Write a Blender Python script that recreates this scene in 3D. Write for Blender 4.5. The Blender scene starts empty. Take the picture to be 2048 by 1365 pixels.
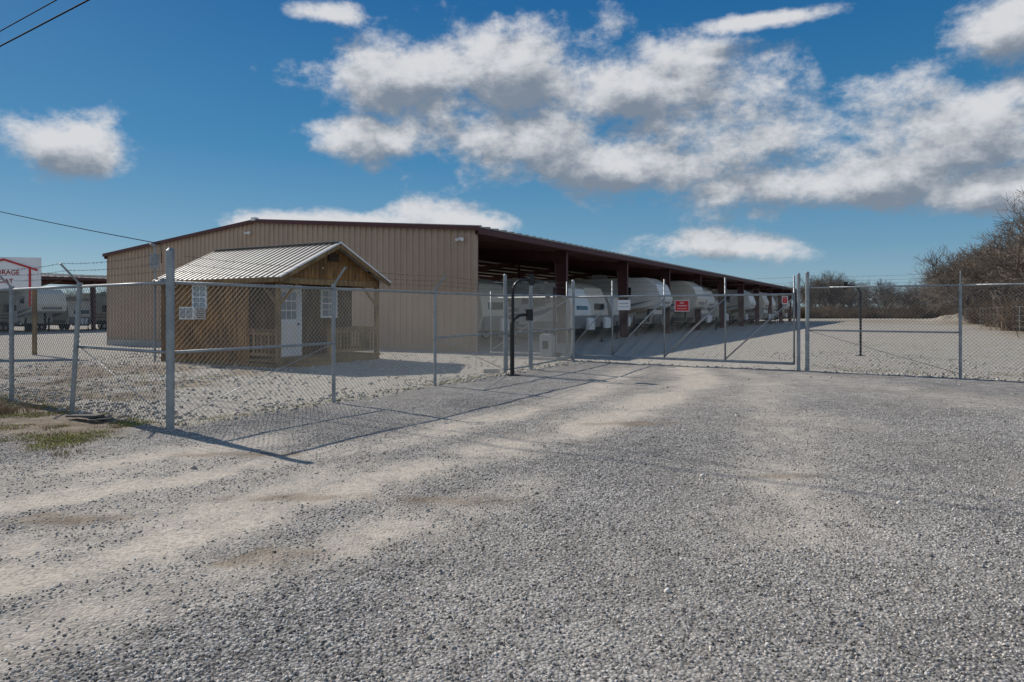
import bpy, bmesh, math, random
import numpy as np
from mathutils import Vector, Matrix
R = math.radians
rnd = random.Random(7)
scene = bpy.context.scene
col = scene.collection

# ------------------------------------------------------------------ materials
def new_mat(name):
    m = bpy.data.materials.new(name); m.use_nodes = True
    nt = m.node_tree
    b = nt.nodes["Principled BSDF"]
    return m, nt, b

def mat(name, c, rough=0.6, metal=0.0, var=0.15, scale=3.0, bump=0.0, bscale=40, spec=0.4):
    m, nt, b = new_mat(name)
    tc = nt.nodes.new("ShaderNodeTexCoord")
    n = nt.nodes.new("ShaderNodeTexNoise"); n.inputs["Scale"].default_value = scale
    n.inputs["Detail"].default_value = 4; n.inputs["Roughness"].default_value = 0.65
    nt.links.new(tc.outputs["Object"], n.inputs["Vector"])
    mr = nt.nodes.new("ShaderNodeMapRange")
    mr.inputs["From Min"].default_value = 0.3; mr.inputs["From Max"].default_value = 0.7
    mr.inputs["To Min"].default_value = 1 - var; mr.inputs["To Max"].default_value = 1 + var * 0.6
    nt.links.new(n.outputs["Fac"], mr.inputs["Value"])
    mul = nt.nodes.new("ShaderNodeVectorMath"); mul.operation = 'SCALE'
    mul.inputs[0].default_value = c
    nt.links.new(mr.outputs[0], mul.inputs["Scale"])
    nt.links.new(mul.outputs[0], b.inputs["Base Color"])
    b.inputs["Roughness"].default_value = rough
    b.inputs["Metallic"].default_value = metal
    b.inputs["Specular IOR Level"].default_value = spec
    if bump:
        n2 = nt.nodes.new("ShaderNodeTexNoise"); n2.inputs["Scale"].default_value = bscale
        n2.inputs["Detail"].default_value = 4
        nt.links.new(tc.outputs["Object"], n2.inputs["Vector"])
        bp = nt.nodes.new("ShaderNodeBump"); bp.inputs["Strength"].default_value = bump
        bp.inputs["Distance"].default_value = 0.02
        nt.links.new(n2.outputs["Fac"], bp.inputs["Height"])
        nt.links.new(bp.outputs[0], b.inputs["Normal"])
    return m

def wood_mat(name, c1, c2, axis_scale=(9, 9, 0.8)):
    m, nt, b = new_mat(name)
    tc = nt.nodes.new("ShaderNodeTexCoord")
    mp = nt.nodes.new("ShaderNodeMapping"); mp.inputs["Scale"].default_value = axis_scale
    nt.links.new(tc.outputs["Object"], mp.inputs[0])
    n = nt.nodes.new("ShaderNodeTexNoise"); n.inputs["Scale"].default_value = 2.2; n.inputs["Detail"].default_value = 6
    nt.links.new(mp.outputs[0], n.inputs["Vector"])
    cr = nt.nodes.new("ShaderNodeValToRGB")
    cr.color_ramp.elements[0].position = 0.33; cr.color_ramp.elements[0].color = (*c1, 1)
    cr.color_ramp.elements[1].position = 0.66; cr.color_ramp.elements[1].color = (*c2, 1)
    nt.links.new(n.outputs["Fac"], cr.inputs[0])
    n3 = nt.nodes.new("ShaderNodeTexNoise"); n3.inputs["Scale"].default_value = 1.1; n3.inputs["Detail"].default_value = 4
    nt.links.new(tc.outputs["Object"], n3.inputs["Vector"])
    mr = nt.nodes.new("ShaderNodeMapRange"); mr.inputs[1].default_value = 0.35; mr.inputs[2].default_value = 0.65
    mr.inputs[3].default_value = 0.55; mr.inputs[4].default_value = 1.1
    nt.links.new(n3.outputs["Fac"], mr.inputs[0])
    mul = nt.nodes.new("ShaderNodeVectorMath"); mul.operation = 'SCALE'
    nt.links.new(cr.outputs[0], mul.inputs[0]); nt.links.new(mr.outputs[0], mul.inputs["Scale"])
    nt.links.new(mul.outputs[0], b.inputs["Base Color"])
    b.inputs["Roughness"].default_value = 0.75
    return m

M_tan = mat("tan_metal_siding", (0.435, 0.318, 0.228), 0.5, 0.0, 0.12, 0.5)
M_maroon = mat("maroon_steel", (0.105, 0.036, 0.033), 0.55, 0.0, 0.2, 1.5)
M_galvroof = mat("galvalume_roof", (0.36, 0.34, 0.31), 0.5, 0.15, 0.15, 1.0)
M_galv = mat("galvanised_pipe", (0.31, 0.33, 0.34), 0.45, 0.35, 0.25, 6)
M_wire = mat("galvanised_wire", (0.21, 0.22, 0.22), 0.6, 0.2, 0.1, 2)
M_barb = mat("barbed_wire_steel", (0.09, 0.085, 0.08), 0.6, 0.3, 0.2, 4)
M_black = mat("black_paint", (0.014, 0.014, 0.016), 0.4, 0.0, 0.1, 4)
M_cable = mat("black_cable", (0.012, 0.012, 0.013), 0.9, 0.0, 0.1, 4, spec=0.05)
M_white = mat("white_fibreglass", (0.80, 0.77, 0.72), 0.35, 0.0, 0.08, 1.2)
M_cream = mat("cream_fibreglass", (0.68, 0.62, 0.52), 0.4, 0.0, 0.08, 1.2)
M_wpaint = mat("white_paint", (0.78, 0.78, 0.78), 0.45, 0.0, 0.06, 3)
M_glass = mat("dark_glass", (0.02, 0.025, 0.03), 0.08, 0.0, 0.1, 1, spec=0.8)
M_glassl = mat("pane_glass", (0.22, 0.27, 0.31), 0.1, 0.0, 0.2, 2, spec=0.8)
M_grayst = mat("grey_stripe", (0.22, 0.22, 0.23), 0.4)
M_blue = mat("blue_stripe", (0.03, 0.07, 0.2), 0.4)
M_redst = mat("red_stripe", (0.25, 0.03, 0.03), 0.4)
M_tanst = mat("tan_stripe", (0.36, 0.26, 0.16), 0.4)
M_tyre = mat("tyre_rubber", (0.02, 0.02, 0.02), 0.85)
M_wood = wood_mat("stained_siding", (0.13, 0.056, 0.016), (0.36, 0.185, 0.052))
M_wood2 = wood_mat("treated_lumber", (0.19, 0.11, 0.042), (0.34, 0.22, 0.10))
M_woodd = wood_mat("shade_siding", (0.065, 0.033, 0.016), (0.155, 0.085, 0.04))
M_dark = mat("dark_backing", (0.03, 0.02, 0.014), 0.9)
M_conc = mat("concrete", (0.40, 0.38, 0.34), 0.9, 0, 0.25, 4, 0.3)
M_red = mat("red_sign_paint", (0.50, 0.02, 0.02), 0.5)
M_textd = mat("dark_lettering", (0.03, 0.03, 0.035), 0.6)
M_textr = mat("red_lettering", (0.33, 0.03, 0.02), 0.6)
M_box = mat("grey_enclosure", (0.30, 0.31, 0.32), 0.5, 0.1)
M_bark = mat("winter_bark", (0.15, 0.12, 0.095), 0.9, 0, 0.35, 1.0)
M_twig = mat("winter_twigs", (0.175, 0.14, 0.11), 0.9, 0, 0.35, 0.5)
M_brush = mat("dry_brush", (0.17, 0.12, 0.075), 0.9, 0, 0.45, 0.3)
M_pole = wood_mat("utility_pole_wood", (0.09, 0.06, 0.04), (0.16, 0.11, 0.07))

# ------------------------------------------------------------------ mesh builder
class MB:
    def __init__(s): s.v=[]; s.f=[]; s.m=[]
    def add(s, vs, fs, mi=0):
        o=len(s.v); s.v.extend([tuple(x) for x in vs])
        for f in fs: s.f.append(tuple(i+o for i in f)); s.m.append(mi)
    def box(s, a, b, mi=0):
        x0,y0,z0=a; x1,y1,z1=b
        s.add([(x0,y0,z0),(x1,y0,z0),(x1,y1,z0),(x0,y1,z0),(x0,y0,z1),(x1,y0,z1),(x1,y1,z1),(x0,y1,z1)],
              [(0,3,2,1),(4,5,6,7),(0,1,5,4),(1,2,6,5),(2,3,7,6),(3,0,4,7)],mi)
    def beam(s, p, q, w, h, mi=0, up=(0,0,1)):
        p=Vector(p);q=Vector(q);d=(q-p).normalized();u=Vector(up)
        sd=d.cross(u)
        if sd.length<1e-4: sd=d.cross(Vector((1,0,0)))
        sd.normalize();u=sd.cross(d)
        vs=[]
        for c in (p,q):
            for a,b in((-1,-1),(1,-1),(1,1),(-1,1)): vs.append(c+sd*a*w/2+u*b*h/2)
        s.add(vs,[(0,1,2,3),(7,6,5,4),(0,4,5,1),(1,5,6,2),(2,6,7,3),(3,7,4,0)],mi)
    def cyl(s,p,q,r,r2=None,n=8,mi=0,caps=True):
        p=Vector(p);q=Vector(q);r2=r if r2 is None else r2
        d=(q-p)
        if d.length<1e-6: return
        d.normalize();a=d.orthogonal().normalized();b=d.cross(a)
        vs=[]
        for c,rr in((p,r),(q,r2)):
            for i in range(n):
                t=2*math.pi*i/n; vs.append(c+a*math.cos(t)*rr+b*math.sin(t)*rr)
        fs=[(i,(i+1)%n,n+(i+1)%n,n+i) for i in range(n)]
        if caps: fs+= [tuple(range(n-1,-1,-1)),tuple(range(n,2*n))]
        s.add(vs,fs,mi)
    def tube(s,pts,r,n=6,mi=0):
        for i in range(len(pts)-1): s.cyl(pts[i],pts[i+1],r,n=n,mi=mi)
    def prism(s,poly,y0,y1,mi=0):
        n=len(poly)
        vs=[(x,y0,z) for x,z in poly]+[(x,y1,z) for x,z in poly]
        fs=[tuple(range(n)),tuple(range(2*n-1,n-1,-1))]+[(i,n+i,n+(i+1)%n,(i+1)%n) for i in range(n)]
        s.add(vs,fs,mi)
    def bm_body(s,poly,y0,y1,bev,mi=0):
        bm=bmesh.new(); t=MB(); t.prism(poly,y0,y1)
        vs=[bm.verts.new(v) for v in t.v]
        for f in t.f: bm.faces.new([vs[i] for i in f])
        bmesh.ops.recalc_face_normals(bm,faces=bm.faces)
        bmesh.ops.bevel(bm,geom=list(bm.edges),offset=bev,segments=2,affect='EDGES',profile=0.5)
        bm.verts.index_update()
        s.add([v.co[:] for v in bm.verts],[tuple(v.index for v in f.verts) for f in bm.faces],mi)
        bm.free()
    def mesh(s,name,mats,smooth=False):
        me=bpy.data.meshes.new(name); me.from_pydata(s.v,[],s.f)
        for m in mats: me.materials.append(m)
        me.polygons.foreach_set("material_index",s.m)
        if smooth: me.polygons.foreach_set("use_smooth",[True]*len(s.f))
        me.update()
        return me
    def obj(s,name,mats,parent=None,smooth=False,fix=True):
        me=s.mesh(name,mats,smooth)
        if fix:
            bm=bmesh.new();bm.from_mesh(me);bmesh.ops.recalc_face_normals(bm,faces=bm.faces);bm.to_mesh(me);bm.free()
        o=bpy.data.objects.new(name,me);col.objects.link(o)
        if parent: o.parent=parent
        return o

def empty(name,loc=(0,0,0),rz=0):
    e=bpy.data.objects.new(name,None);col.objects.link(e)
    e.location=loc;e.rotation_euler=(0,0,rz);e.empty_display_size=0.5
    return e

def text(name,body,size,loc,rot,m,parent=None,align='CENTER',sx=1.0,off=.012):
    c=bpy.data.curves.new(name,'FONT');c.body=body;c.size=size;c.align_x=align;c.align_y='CENTER'
    c.extrude=0.002;c.offset=size*off
    c.materials.append(m)
    o=bpy.data.objects.new(name,c);col.objects.link(o);o.location=loc;o.rotation_euler=rot;o.scale=(sx,1,1)
    if parent:o.parent=parent
    return o

# ------------------------------------------------------------------ ground
def sm(t): t=np.clip(t,0,1); return t*t*(3-2*t)
def gz(x,y):
    x=np.asarray(x,float);y=np.asarray(y,float)
    return -0.34*sm((-x-11)/9)*sm((y-23)/11)
def vnoise(x,y,seed=0):
    xi=np.floor(x).astype(int);yi=np.floor(y).astype(int);fx=x-xi;fy=y-yi
    fx=fx*fx*(3-2*fx);fy=fy*fy*(3-2*fy)
    def h(a,b):
        n=(a*374761393+b*668265263+seed*1442695)&0x7fffffff
        n=((n^(n>>13))*1274126177)&0x7fffffff
        return ((n^(n>>16))&0xffff)/65535.0
    return (h(xi,yi)*(1-fx)+h(xi+1,yi)*fx)*(1-fy)+(h(xi,yi+1)*(1-fx)+h(xi+1,yi+1)*fx)*fy
def fbm(x,y,seed=0,o=4):
    s=0;a=.5;t=0
    for i in range(o): s=s+a*vnoise(x*2**i+17*i,y*2**i+5*i,seed+i);t+=a;a*=.5
    return s/t

U=Vector((0.5,0.866,0));V=Vector((-0.866,0.5,0))
P0=np.array((-4.49,8.97));RG=np.array((7.57,17.5))
def inside(x,y):
    d1=(x-P0[0])*.866-(y-P0[1])*.5
    d2=-(x-P0[0])*.57-(y-P0[1])*.82
    d3=-(x-RG[0])*.5566-(y-RG[1])*.8308
    return np.maximum(np.minimum(-d1,-d2),-d3)
tracks=[
 ([(5.2,22),(4.3,15.3),(2.0,11.0),(0.47,8.5),(-1.06,6.45),(-2.1,4.9),(-3.6,3.4),(-6.5,1.2)],0.5,1.0),
 ([(4.0,21),(1.5,13.0),(-0.2,10.0),(-1.5,8.0),(-3.0,6.4),(-4.6,5.2),(-8,3.4)],0.42,.8),
 ([(-3.0,8.1),(-4.2,6.9),(-6.5,5.9),(-9,5)],0.45,.65),
 ([(0.2,6.2),(-1.2,4.6),(-2.4,3.3),(-3.4,2)],0.4,.7),
 ([(-1.6,6.4),(-2.8,4.6),(-4.5,3.4)],0.8,.7),
 ([(-3.4,6.6),(-5.5,5.4),(-8,4.6)],0.7,.45),
 ([(6.0,20),(5.6,15),(4.2,11.5),(3.2,8),(2,5)],0.5,.4),
 ([(6.8,17),(8,12),(9,8)],0.8,.3),
 ([(3.4,12),(5,8.5),(5.2,5)],0.6,.22),
]
def trackval(x,y):
    out=np.zeros_like(x)
    for pts,w,st in tracks:
        dm=np.full_like(x,1e9)
        for (ax,ay),(bx,by) in zip(pts[:-1],pts[1:]):
            dx,dy=bx-ax,by-ay
            t=np.clip(((x-ax)*dx+(y-ay)*dy)/(dx*dx+dy*dy),0,1)
            dm=np.minimum(dm,np.hypot(x-ax-t*dx,y-ay-t*dy))
        out=np.maximum(out,st*np.exp(-(dm/w)**2))
    n=fbm(x*2.1+3,y*1.5,5)
    n2=fbm(x*7,y*7,15)
    base=.16*sm((fbm(x*.5,y*.5,8)-.35)/.3)
    return np.clip(out*(0.3+1.5*(n-.15))*(.5+1.0*n2)+base,0,1)
def axis(lo,hi,step,far,grow=1.16):
    a=list(np.arange(lo,hi,step));s=step;x=a[-1]
    while x<far: s*=grow;x+=s;a.append(x)
    s=step;x=lo;b=[]
    while x>-far: s*=grow;x-=s;b.append(x)
    return np.array(b[::-1]+a)
xs=axis(-11,13,.09,2500);ys=axis(-1,24,.09,2500)
X,Y=np.meshgrid(xs,ys)
x=X.ravel();y=Y.ravel()
ins=inside(x,y)
tr=trackval(x,y)
def relief(x,y,tr):
    return sm((40-np.hypot(x,y))/20)*(0.035*(fbm(x*.8,y*.8,1)-.5)+0.02*(fbm(x*4,y*4,2)-.5)-0.02*tr)
z=gz(x,y)+relief(x,y,tr)
n=len(xs);mrows=len(ys)
idx=np.arange(n*mrows).reshape(mrows,n)
faces=np.stack([idx[:-1,:-1],idx[:-1,1:],idx[1:,1:],idx[1:,:-1]],-1).reshape(-1,4)
def np_mesh(name,co,faces):
    k=faces.shape[1]
    me=bpy.data.meshes.new(name)
    me.vertices.add(len(co));me.vertices.foreach_set("co",co.astype(np.float32).ravel())
    me.loops.add(faces.size);me.loops.foreach_set("vertex_index",faces.astype(np.int32).ravel())
    me.polygons.add(len(faces));me.polygons.foreach_set("loop_start",np.arange(0,faces.size,k,dtype=np.int32));me.polygons.foreach_set("loop_total",np.full(len(faces),k,dtype=np.int32))
    me.update(calc_edges=True)
    return me
me=np_mesh("ground",np.stack([x,y,z],1),faces)
me.polygons.foreach_set("use_smooth",[True]*len(me.polygons))
inn=sm((ins+0.25+0.5*(fbm(x*1.5,y*1.5,9)-.5))/0.5)
tree_d=(x-28.5)*.866-(y-35)*.5
field=np.maximum(sm((tree_d+1.5)/2.0)*(y>14),sm((y-133)/5))
field=np.maximum(field,sm((-x-75)/10))
field=np.maximum(field,.5*sm((y-40)/60)*(x>15)*sm((fbm(x*.12,y*.06,91)-.5)/.12))
dl=-(x-P0[0])*.57-(y-P0[1])*.82
soil=sm((x*-1-4.7)/.8)*sm((dl+.2)/.5)*sm((2.0-dl)/.8)
soil=np.maximum(soil*(.35+.65*fbm(x*1.3,y*1.3,21)),0)
soil2=sm((-x-5)/2)*sm(inn)*sm((22-y)/4)*sm((fbm(x*.9,y*.9,31)-.42)/.2)*.7
soil=np.maximum(soil,soil2)
def soilspots(x,y):
    s=np.zeros_like(x)
    for (a,b_,ra,rb) in((-1.5,4.3,.35,.22),(-.55,5.6,.6,.14),(-3.4,5.1,.5,.2),(-1.9,5.7,.7,.13),(1.6,9.4,.8,.2),(-3.0,7.4,.8,.16),(2.5,6.4,.4,.12)):
        s=np.maximum(s,sm((1.2-np.hypot((x-a)/ra,(y-b_)/rb)+1.4*(fbm(x*5,y*5,50)-.5))/.8))
    return s
soil=np.maximum(soil,.65*soilspots(x,y)*(.4+fbm(x*9,y*9,51)))
for nm,a in(("track",tr),("inner",inn),("field",field),("soil",soil)):
    at=me.attributes.new(nm,'FLOAT','POINT');at.data.foreach_set("value",a.astype(np.float32))

m,nt,b=new_mat("gravel_ground")
N=nt.nodes;Lk=nt.links
def mathn(op,a,bb=None,c=None,clamp=False,tree=None):
    t=tree or nt
    nd=t.nodes.new("ShaderNodeMath");nd.operation=op;nd.use_clamp=clamp
    for i,vv in enumerate((a,bb,c)):
        if vv is None: continue
        if isinstance(vv,(int,float)): nd.inputs[i].default_value=vv
        else: t.links.new(vv,nd.inputs[i])
    return nd.outputs[0]
def mixc(f,a,bb,tree=None,blend='MIX'):
    t=tree or nt
    nd=t.nodes.new("ShaderNodeMix");nd.data_type='RGBA';nd.blend_type=blend
    for k,vv in((0,f),(6,a),(7,bb)):
        if isinstance(vv,(int,float)): nd.inputs[k].default_value=vv
        elif isinstance(vv,tuple): nd.inputs[k].default_value=(*vv,1)
        else: t.links.new(vv,nd.inputs[k])
    return nd.outputs[2]
def ramp(v,p0,p1,a,bb,tree=None):
    t=tree or nt
    nd=t.nodes.new("ShaderNodeMapRange")
    for i,vv in enumerate((p0,p1,a,bb)): nd.inputs[i+1].default_value=vv
    t.links.new(v,nd.inputs[0]);return nd.outputs[0]
tc=N.new("ShaderNodeTexCoord").outputs["Object"]
def noise(scale,det=5,rough=.6):
    nd=N.new("ShaderNodeTexNoise");nd.inputs["Scale"].default_value=scale;nd.inputs["Detail"].default_value=det
    nd.inputs["Roughness"].default_value=rough;Lk.new(tc,nd.inputs["Vector"]);return nd.outputs["Fac"]
def attr(nm,tree=None):
    nd=(tree or nt).nodes.new("ShaderNodeAttribute");nd.attribute_name=nm;return nd.outputs["Fac"]
vo=N.new("ShaderNodeTexVoronoi");vo.inputs["Scale"].default_value=55;Lk.new(tc,vo.inputs["Vector"])
sep=N.new("ShaderNodeSeparateColor");Lk.new(vo.outputs["Color"],sep.inputs[0])
vo2=N.new("ShaderNodeTexVoronoi");vo2.inputs["Scale"].default_value=16;Lk.new(tc,vo2.inputs["Vector"])
sep2=N.new("ShaderNodeSeparateColor");Lk.new(vo2.outputs["Color"],sep2.inputs[0])
n1=noise(.5,4);n2=noise(3.5,5,.7);n3=noise(14,4,.7)
st=ramp(sep.outputs[0],0,1,.16,.60)
edge=ramp(vo.outputs["Distance"],.0,.7,1.1,.5)
gv=mathn('MULTIPLY',st,edge)
gv=mathn('MULTIPLY',gv,ramp(n1,.35,.65,.82,1.16))
gv=mathn('MULTIPLY',gv,ramp(n2,.3,.7,.70,1.25))
cmb=N.new("ShaderNodeCombineColor")
Lk.new(gv,cmb.inputs[0]);Lk.new(mathn('MULTIPLY',gv,.95),cmb.inputs[1]);Lk.new(mathn('MULTIPLY',gv,.89),cmb.inputs[2])
tcol=mixc(ramp(n3,.3,.7,0,1),(.58,.52,.44),(.42,.365,.30))
tcol=mixc(mathn('MULTIPLY',ramp(sep.outputs[1],.72,.8,0,1),.6),tcol,(.22,.205,.18))
tfac=mathn('MULTIPLY',attr("track"),ramp(n2,.3,.6,.75,1.35),clamp=True)
c=mixc(tfac,cmb.outputs[0],tcol)
ist=ramp(sep2.outputs[0],0,1,.76,1.15)
ic=mixc(ramp(n2,.3,.7,0,1),(.37,.335,.285),(.49,.455,.40))
ic=mixc(ramp(n3,.35,.65,0,.5),ic,(.31,.285,.25))
vm=N.new("ShaderNodeVectorMath");vm.operation='SCALE';Lk.new(ic,vm.inputs[0]);Lk.new(ist,vm.inputs["Scale"])
c=mixc(attr("inner"),c,vm.outputs[0])
sc=mixc(ramp(n2,.35,.6,0,1),(.12,.08,.052),(.25,.19,.125))
c=mixc(attr("soil"),c,sc)
fc=mixc(ramp(n1,.35,.65,0,1),(.24,.175,.10),(.16,.14,.075))
c=mixc(attr("field"),c,fc)
Lk.new(c,b.inputs["Base Color"]);b.inputs["Roughness"].default_value=.95;b.inputs["Specular IOR Level"].default_value=.12
bp=N.new("ShaderNodeBump");bp.inputs["Strength"].default_value=.85;bp.inputs["Distance"].default_value=.013
hh=mathn('SUBTRACT',mathn('MULTIPLY',n3,1.2),mathn('MULTIPLY',vo.outputs["Distance"],mathn('SUBTRACT',1.0,mathn('MULTIPLY',tfac,.6))))
Lk.new(hh,bp.inputs["Height"]);Lk.new(bp.outputs[0],b.inputs["Normal"])
me.materials.append(m)
ground=bpy.data.objects.new("ground",me);col.objects.link(ground)

# ------------------------------------------------------------------ stones (one merged mesh per kind)
def stone_mat(name,lo,hi,tint,tint2):
    m,nt2,b=new_mat(name)
    a=attr("tone",nt2);h=attr("hue",nt2)
    g=ramp(a,0,1,lo,hi,nt2)
    tt=mixc(h,tint,tint2,nt2)
    vs=nt2.nodes.new("ShaderNodeVectorMath");vs.operation='SCALE';nt2.links.new(tt,vs.inputs[0])
    nt2.links.new(g,vs.inputs["Scale"]);nt2.links.new(vs.outputs[0],b.inputs["Base Color"])
    b.inputs["Roughness"].default_value=.9;b.inputs["Specular IOR Level"].default_value=.15
    return m
M_st1=stone_mat("grey_gravel_stone",.06,.74,(1,.965,.92),(1,.90,.78))
M_st2=stone_mat("limestone_rock",.22,.60,(1,.955,.88),(1,.92,.80))
CUBE=np.array([(-1,-1,-1),(1,-1,-1),(1,1,-1),(-1,1,-1),(-1,-1,1),(1,-1,1),(1,1,1),(-1,1,1)],float)*.68
CF=np.array([(0,3,2,1),(4,5,6,7),(0,1,5,4),(1,2,6,5),(2,3,7,6),(3,0,4,7)])
def scatter(name,px,py,sc,mt,seed,sink=.2):
    g=np.random.default_rng(seed);nn=len(px)
    pz=gz(px,py)+relief(px,py,trackval(px,py))+sc*sink
    loc=CUBE[None]*g.uniform(.7,1.2,(nn,1,3))*(1+g.normal(0,.2,(nn,8,1)))+g.normal(0,.12,(nn,8,3))
    loc[:,:,2]*=.75
    loc[:,4:,:2]*=g.uniform(.45,1,(nn,1,1))
    a=g.uniform(0,6.283,nn);bt=g.normal(0,.4,nn);ct=g.normal(0,.4,nn)
    def rot(v,i,j,t):
        c_=np.cos(t)[:,None];s_=np.sin(t)[:,None];vi=v[:,:,i]*c_-v[:,:,j]*s_;vj=v[:,:,i]*s_+v[:,:,j]*c_
        v[:,:,i]=vi;v[:,:,j]=vj
    rot(loc,0,2,bt);rot(loc,1,2,ct);rot(loc,0,1,a)
    loc*=sc[:,None,None]
    loc+=np.stack([px,py,pz],1)[:,None,:]
    fc_=(CF[None]+(np.arange(nn)*8)[:,None,None]).reshape(-1,4)
    me=np_mesh(name,loc.reshape(-1,3),fc_)
    for nm_,vals in(("tone",g.beta(1.4,1.5,nn)),("hue",g.uniform(0,1,nn))):
        at=me.attributes.new(nm_,'FLOAT','FACE');at.data.foreach_set("value",np.repeat(vals,6).astype(np.float32))
    me.materials.append(mt)
    o=bpy.data.objects.new(name,me);col.objects.link(o);return o
rng=np.random.default_rng(3)
def wedge(n,y0,y1,p):
    yy=(rng.uniform(y0**p,y1**p,n))**(1/p)
    xx=rng.uniform(-1,1,n)*(.85*yy+.8)
    return xx,yy
gx,gy=wedge(200000,1.6,13.5,1.15)
keep=(inside(gx,gy)<.05)&(rng.uniform(0,1,len(gx))>trackval(gx,gy)*1.4)&(rng.uniform(0,1,len(gx))<.2+1.35*fbm(gx*1.1,gy*1.1,44))&(rng.uniform(0,1,len(gx))>.75*soilspots(gx,gy))
keep&=(rng.uniform(0,1,len(gx))>sm((gy-9)/4.5))
soilk=(gx<-4.8)&((-(gx-P0[0])*.57-(gy-P0[1])*.82)<1.4)
keep&=~soilk
gx=gx[keep];gy=gy[keep]
sc=rng.uniform(.0040,.0105,len(gx))
scatter("gravel",gx,gy,sc,M_st1,1)
bx,by=wedge(380,2.5,16,1.6)
k=inside(bx,by)<0
scatter("loose_stones",bx[k],by[k],rng.uniform(.010,.022,k.sum())*(1+.8*(rng.uniform(0,1,k.sum())>.96)),M_st1,2)
rx=rng.uniform(-14,14,60000);ry=rng.uniform(9,26,60000)
ii=inside(rx,ry)
pr=np.where(ii<0.9,.9,.18)*(fbm(rx*.8,ry*.8,61)*1.3)
d3=-(rx-RG[0])*.5566-(ry-RG[1])*.8308
drive=(d3<0)&(rx>1.6)&(rx<8.5)&(ry>15)
k=(ii>-.12)&(rng.uniform(0,1,len(rx))<pr)&~((drive)&(rng.uniform(0,1,len(rx))<.93))
scatter("limestone_rocks",rx[k],ry[k],rng.uniform(.014,.042,k.sum()),M_st2,5)

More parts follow.
